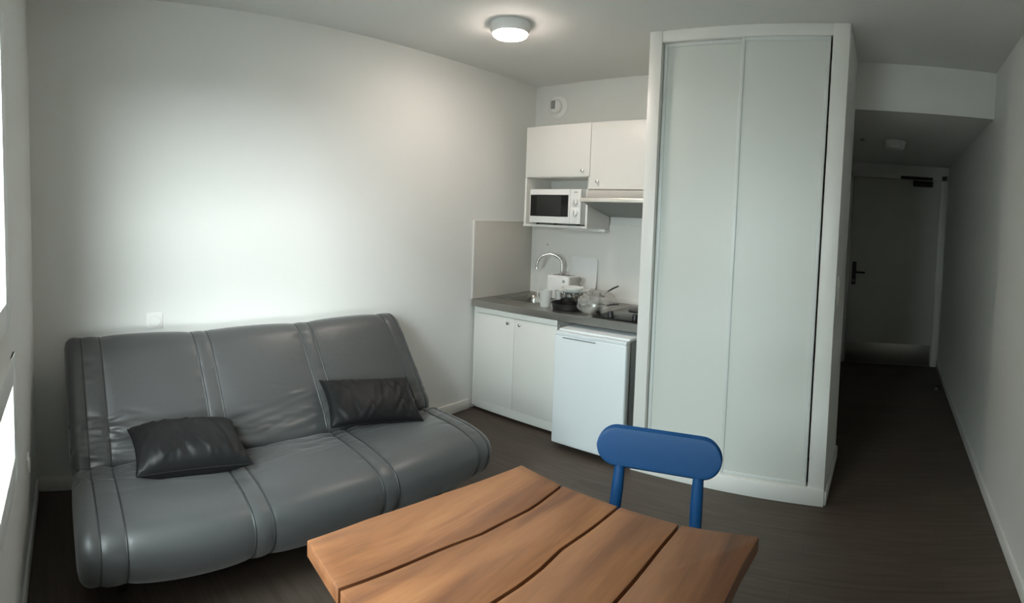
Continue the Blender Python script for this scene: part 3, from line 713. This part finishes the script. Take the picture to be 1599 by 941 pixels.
def pillow(loc, rot, lw, lh, th, lab, seed, WRK=0.008):
    NU, NV = 64, 44; rng = np.random.RandomState(seed)
    u = np.linspace(-1, 1, NU); v = np.linspace(-1, 1, NV); U, V_ = np.meshgrid(u, v, indexing='ij')
    hgt = th / 2 * (np.clip((1 - np.abs(U) ** 2.6) * (1 - np.abs(V_) ** 2.6), 0, 1)) ** 0.42
    xx = U * lw / 2 * (1 - 0.07 * (1 - V_ ** 2) * np.abs(U) ** 3); yy_ = V_ * lh / 2 * (1 - 0.10 * (1 - U ** 2) * np.abs(V_) ** 3)
    wr = np.zeros_like(U)
    for k in range(36):
        a = rng.uniform(-0.5, 0.5); u0 = rng.uniform(-1, 1); v0 = rng.choice([-0.85, 0.85]) * rng.uniform(0.4, 1)
        d1 = (U - u0) * math.cos(a) + (V_ - v0) * math.sin(a); d2 = -(U - u0) * math.sin(a) + (V_ - v0) * math.cos(a)
        wr += rng.uniform(0.3, 1) * rng.choice([-1, 1]) * np.exp(-(d1 / 0.045) ** 2) * np.exp(-(d2 / 0.45) ** 2)
    env = np.clip(1 - np.maximum(np.abs(U), np.abs(V_)) ** 8, 0, 1)
    bm = bmesh.new(); top = {}; bot = {}
    for i in range(NU):
        for j in range(NV):
            edge = i in (0, NU - 1) or j in (0, NV - 1)
            w1 = WRK * wr[i, j] * env[i, j]
            top[i, j] = bm.verts.new((xx[i, j], yy_[i, j], hgt[i, j] + w1))
            bot[i, j] = top[i, j] if edge else bm.verts.new((xx[i, j], yy_[i, j], -hgt[i, j] * 0.8 - w1 * 0.4))
    for i in range(NU - 1):
        for j in range(NV - 1):
            bm.faces.new((top[i, j], top[i + 1, j], top[i + 1, j + 1], top[i, j + 1]))
            q = (bot[i, j], bot[i, j + 1], bot[i + 1, j + 1], bot[i + 1, j])
            if len(set(q)) == 4:
                try: bm.faces.new(q)
                except ValueError: pass
    t = thing('pillow', lab, 'pillow', loc, 'black pillows on the sofa')
    mt = Matrix.Translation(loc) @ rot
    b = MB(); b._add(bm, mt); b.build('pillow_cover', 'pillow', t)
    P_ = [(xx[i, 0], yy_[i, 0], 0) for i in range(0, NU, 3)] + [(xx[-1, j], yy_[-1, j], 0) for j in range(0, NV, 3)] + [(xx[i, -1], yy_[i, -1], 0) for i in range(NU - 1, -1, -3)] + [(xx[0, j], yy_[0, j], 0) for j in range(NV - 1, -1, -3)]
    b = MB().tube(P_, 0.003, 6); b.bm.transform(mt); b.build('edge_seam', 'pillow', t)
    return t
E_ = lambda x, y, z: Matrix.Rotation(math.radians(z), 4, 'Z') @ Matrix.Rotation(math.radians(y), 4, 'Y') @ Matrix.Rotation(math.radians(x), 4, 'X')
# local x = long side (towards +y in the room), local y = short side
pillow((0.62, 0.66, 0.458), E_(0, 0, 86) @ E_(14, 0, 0), 0.46, 0.29, 0.18, 'black crumpled pillow lying flat near the left end of the sofa seat', 2)
pillow((0.565, 1.60, 0.49), E_(0, 0, 77) @ E_(36, 4, 0), 0.48, 0.27, 0.12, 'black smooth pillow leaning on the right end of the sofa backrest', 5)

# ---------------------------------------------------------------- table of four planks
tb_ = thing('plank_table', 'wooden table of four wide planks with wavy dark gaps', 'table', (2.12, 0.87, 0))
def interp(L, ys):
    L = sorted([(y, x) for x, y in L]); a = np.array(L); return np.interp(ys, a[:, 0], a[:, 1])
EDGE = [
    [(1.757, 0.55), (1.756, 0.729), (1.776, 0.931), (1.796, 1.054), (1.814, 1.179)],
    [(1.962, 1.169), (1.969, 1.029), (1.958, 0.937), (1.953, 0.872), (1.941, 0.82), (1.932, 0.758), (1.925, 0.675), (1.913, 0.549)],
    [(2.128, 1.158), (2.121, 1.041), (2.110, 0.945), (2.115, 0.863), (2.113, 0.804), (2.106, 0.738), (2.10, 0.55)],
    [(2.282, 1.155), (2.278, 1.049), (2.277, 0.943), (2.274, 0.868), (2.265, 0.55)],
    [(2.457, 1.178), (2.449, 1.071), (2.447, 0.955), (2.445, 0.55)]]
NEAR = [0.571, 0.549, 0.548, 0.548, 0.548]
FAR = [1.186, 1.163, 1.156, 1.156, 1.178]
for k in range(4):
    yf0, yf1 = FAR[k], FAR[k + 1]
    ysl = np.linspace(0.548, 1.0, 16)
    g = 0.0035
    xl = interp(EDGE[k], np.linspace(NEAR[k], yf0, 18)) + (g if k else 0); xr = interp(EDGE[k + 1], np.linspace(NEAR[k + 1], yf1, 18)) - (g if k < 3 else 0)
    poly = [(float(x), float(y)) for x, y in zip(xr, np.linspace(NEAR[k + 1], yf1, 18))] + [(float(x), float(y)) for x, y in zip(xl[::-1], np.linspace(NEAR[k], yf0, 18)[::-1])]
    MB().prism(poly, 0.715 + 0.0, 0.75, 'z', 0.0025).build('plank', ('wood', 'wood', 'wood_mid', 'wood_dark')[k], tb_, label='darker brown plank at the right edge' if k == 3 else None)
MB().box((1.84, 0.66, 0.695), (2.38, 0.72, 0.7145), 0.002).build('batten', 'black', tb_, label='dark cross batten')
MB().box((1.84, 1.00, 0.695), (2.38, 1.06, 0.7145), 0.002).build('batten', 'black', tb_, label='dark cross batten')
for gx in (1.945, 2.112, 2.274):
    MB().box((gx - 0.02, 0.60, 0.705), (gx + 0.02, 1.10, 0.7145)).build('gap_shade', 'black', tb_, smooth=False)  # black strip put under each plank gap to imitate its shade
for x_ in (1.86, 2.33):
    for y_ in (0.65, 1.03):
        MB().box((x_, y_, 0), (x_ + 0.035, y_ + 0.035, 0.695), 0.003).build('leg', 'black', tb_, label='dark square metal leg')

# ---------------------------------------------------------------- blue chair
ch = thing('blue_chair', 'blue plastic chair with an oval backrest behind the table', 'chair', (2.07, 1.35, 0))
CM = Matrix.Translation((2.068, 1.505, 0)) @ Matrix.Rotation(math.radians(9), 4, 'Z')
def cb(b, name, mt_, **k):
    b.bm.transform(CM); return b.build(name, mt_, ch, **k)
def backy(x, z):   # curved and raked back, wraps slightly towards the sitter
    return 0.30 * x * x * -1 + 0.03 + (z - 0.735) * 0.20
def oval(cx_, cz_, hw, hh, th, corner):
    t = bmesh.new(); n_u, n_v = 56, 16; fr = {}; bk = {}
    pts = []
    for i in range(n_u + 1):
        x = -hw + 2 * hw * (0.5 - 0.5 * math.cos(math.pi * i / n_u))
        ex = max(0, abs(x) - (hw - corner)); lim = (hh - corner) + math.sqrt(max(corner ** 2 - ex ** 2, 0)) if ex > 0 else hh
        pts.append((x, lim))
    for i, (x, lim) in enumerate(pts):
        for j in range(n_v + 1):
            z = lim * (-1 + 2 * j / n_v)
            e = max(abs(z) / hh, 0) ; d_edge = min(1, max(0, (lim - abs(z)) / 0.012)); q = math.sqrt(max(0, 1 - (1 - d_edge) ** 2)) * 0.5 * th
            yb = backy(x, cz_ + z)
            fr[i, j] = t.verts.new((cx_ + x, yb - q, cz_ + z)); bk[i, j] = t.verts.new((cx_ + x, yb + q, cz_ + z))
    for D, fl in ((fr, 0), (bk, 1)):
        for i in range(n_u):
            for j in range(n_v):
                q = (D[i, j], D[i + 1, j], D[i + 1, j + 1], D[i, j + 1]); t.faces.new(q if not fl else q[::-1])
    bmesh.ops.remove_doubles(t, verts=list(t.verts), dist=2e-4)
    return t
b = MB(); b._add(oval(0, 0.729, 0.194, 0.062, 0.022, 0.0615)); cb(b, 'backrest', 'blue')
for s_ in (-1, 1):
    P_ = []
    for k in range(14):
        z = 0.72 - 0.72 * k / 13; x = (0.008 if s_ < 0 else 0.0) + s_ * (0.126 + 0.0 * z + (0.03 * max(0, (0.62 - z)) if z < 0.62 else 0)); y = 0.004 + (backy(0.150, z) if z > 0.45 else backy(0.150, 0.45) + (0.45 - z) * 0.22)
        P_.append((x, y, z))
    rr = [0.0085 + 0.0100 * min(1, max(0, (0.725 - p[2]) / 0.075)) if p[2] > 0.5 else 0.017 - 0.004 * (0.5 - p[2]) / 0.5 for p in P_]
    cb(MB().tube(P_, rr, 14, flat=0.72, up=(0, 1, 0)), 'leg', 'blue')
    P_ = [(s_ * 0.17, -0.36, 0.435), (s_ * 0.185, -0.385, 0.22), (s_ * 0.20, -0.40, 0.0)]
    cb(MB().tube(P_, [0.019, 0.016, 0.012], 14), 'leg', 'blue')
pl = []
for k in range(48):
    a = 2 * math.pi * k / 48; e = 0.45
    pl.append((math.copysign(abs(math.cos(a)) ** e, math.cos(a)) * 0.205, -0.19 + math.copysign(abs(math.sin(a)) ** e, math.sin(a)) * 0.20))
cb(MB().prism(pl, 0.43, 0.452, 'z', 0.006), 'seat', 'blue')
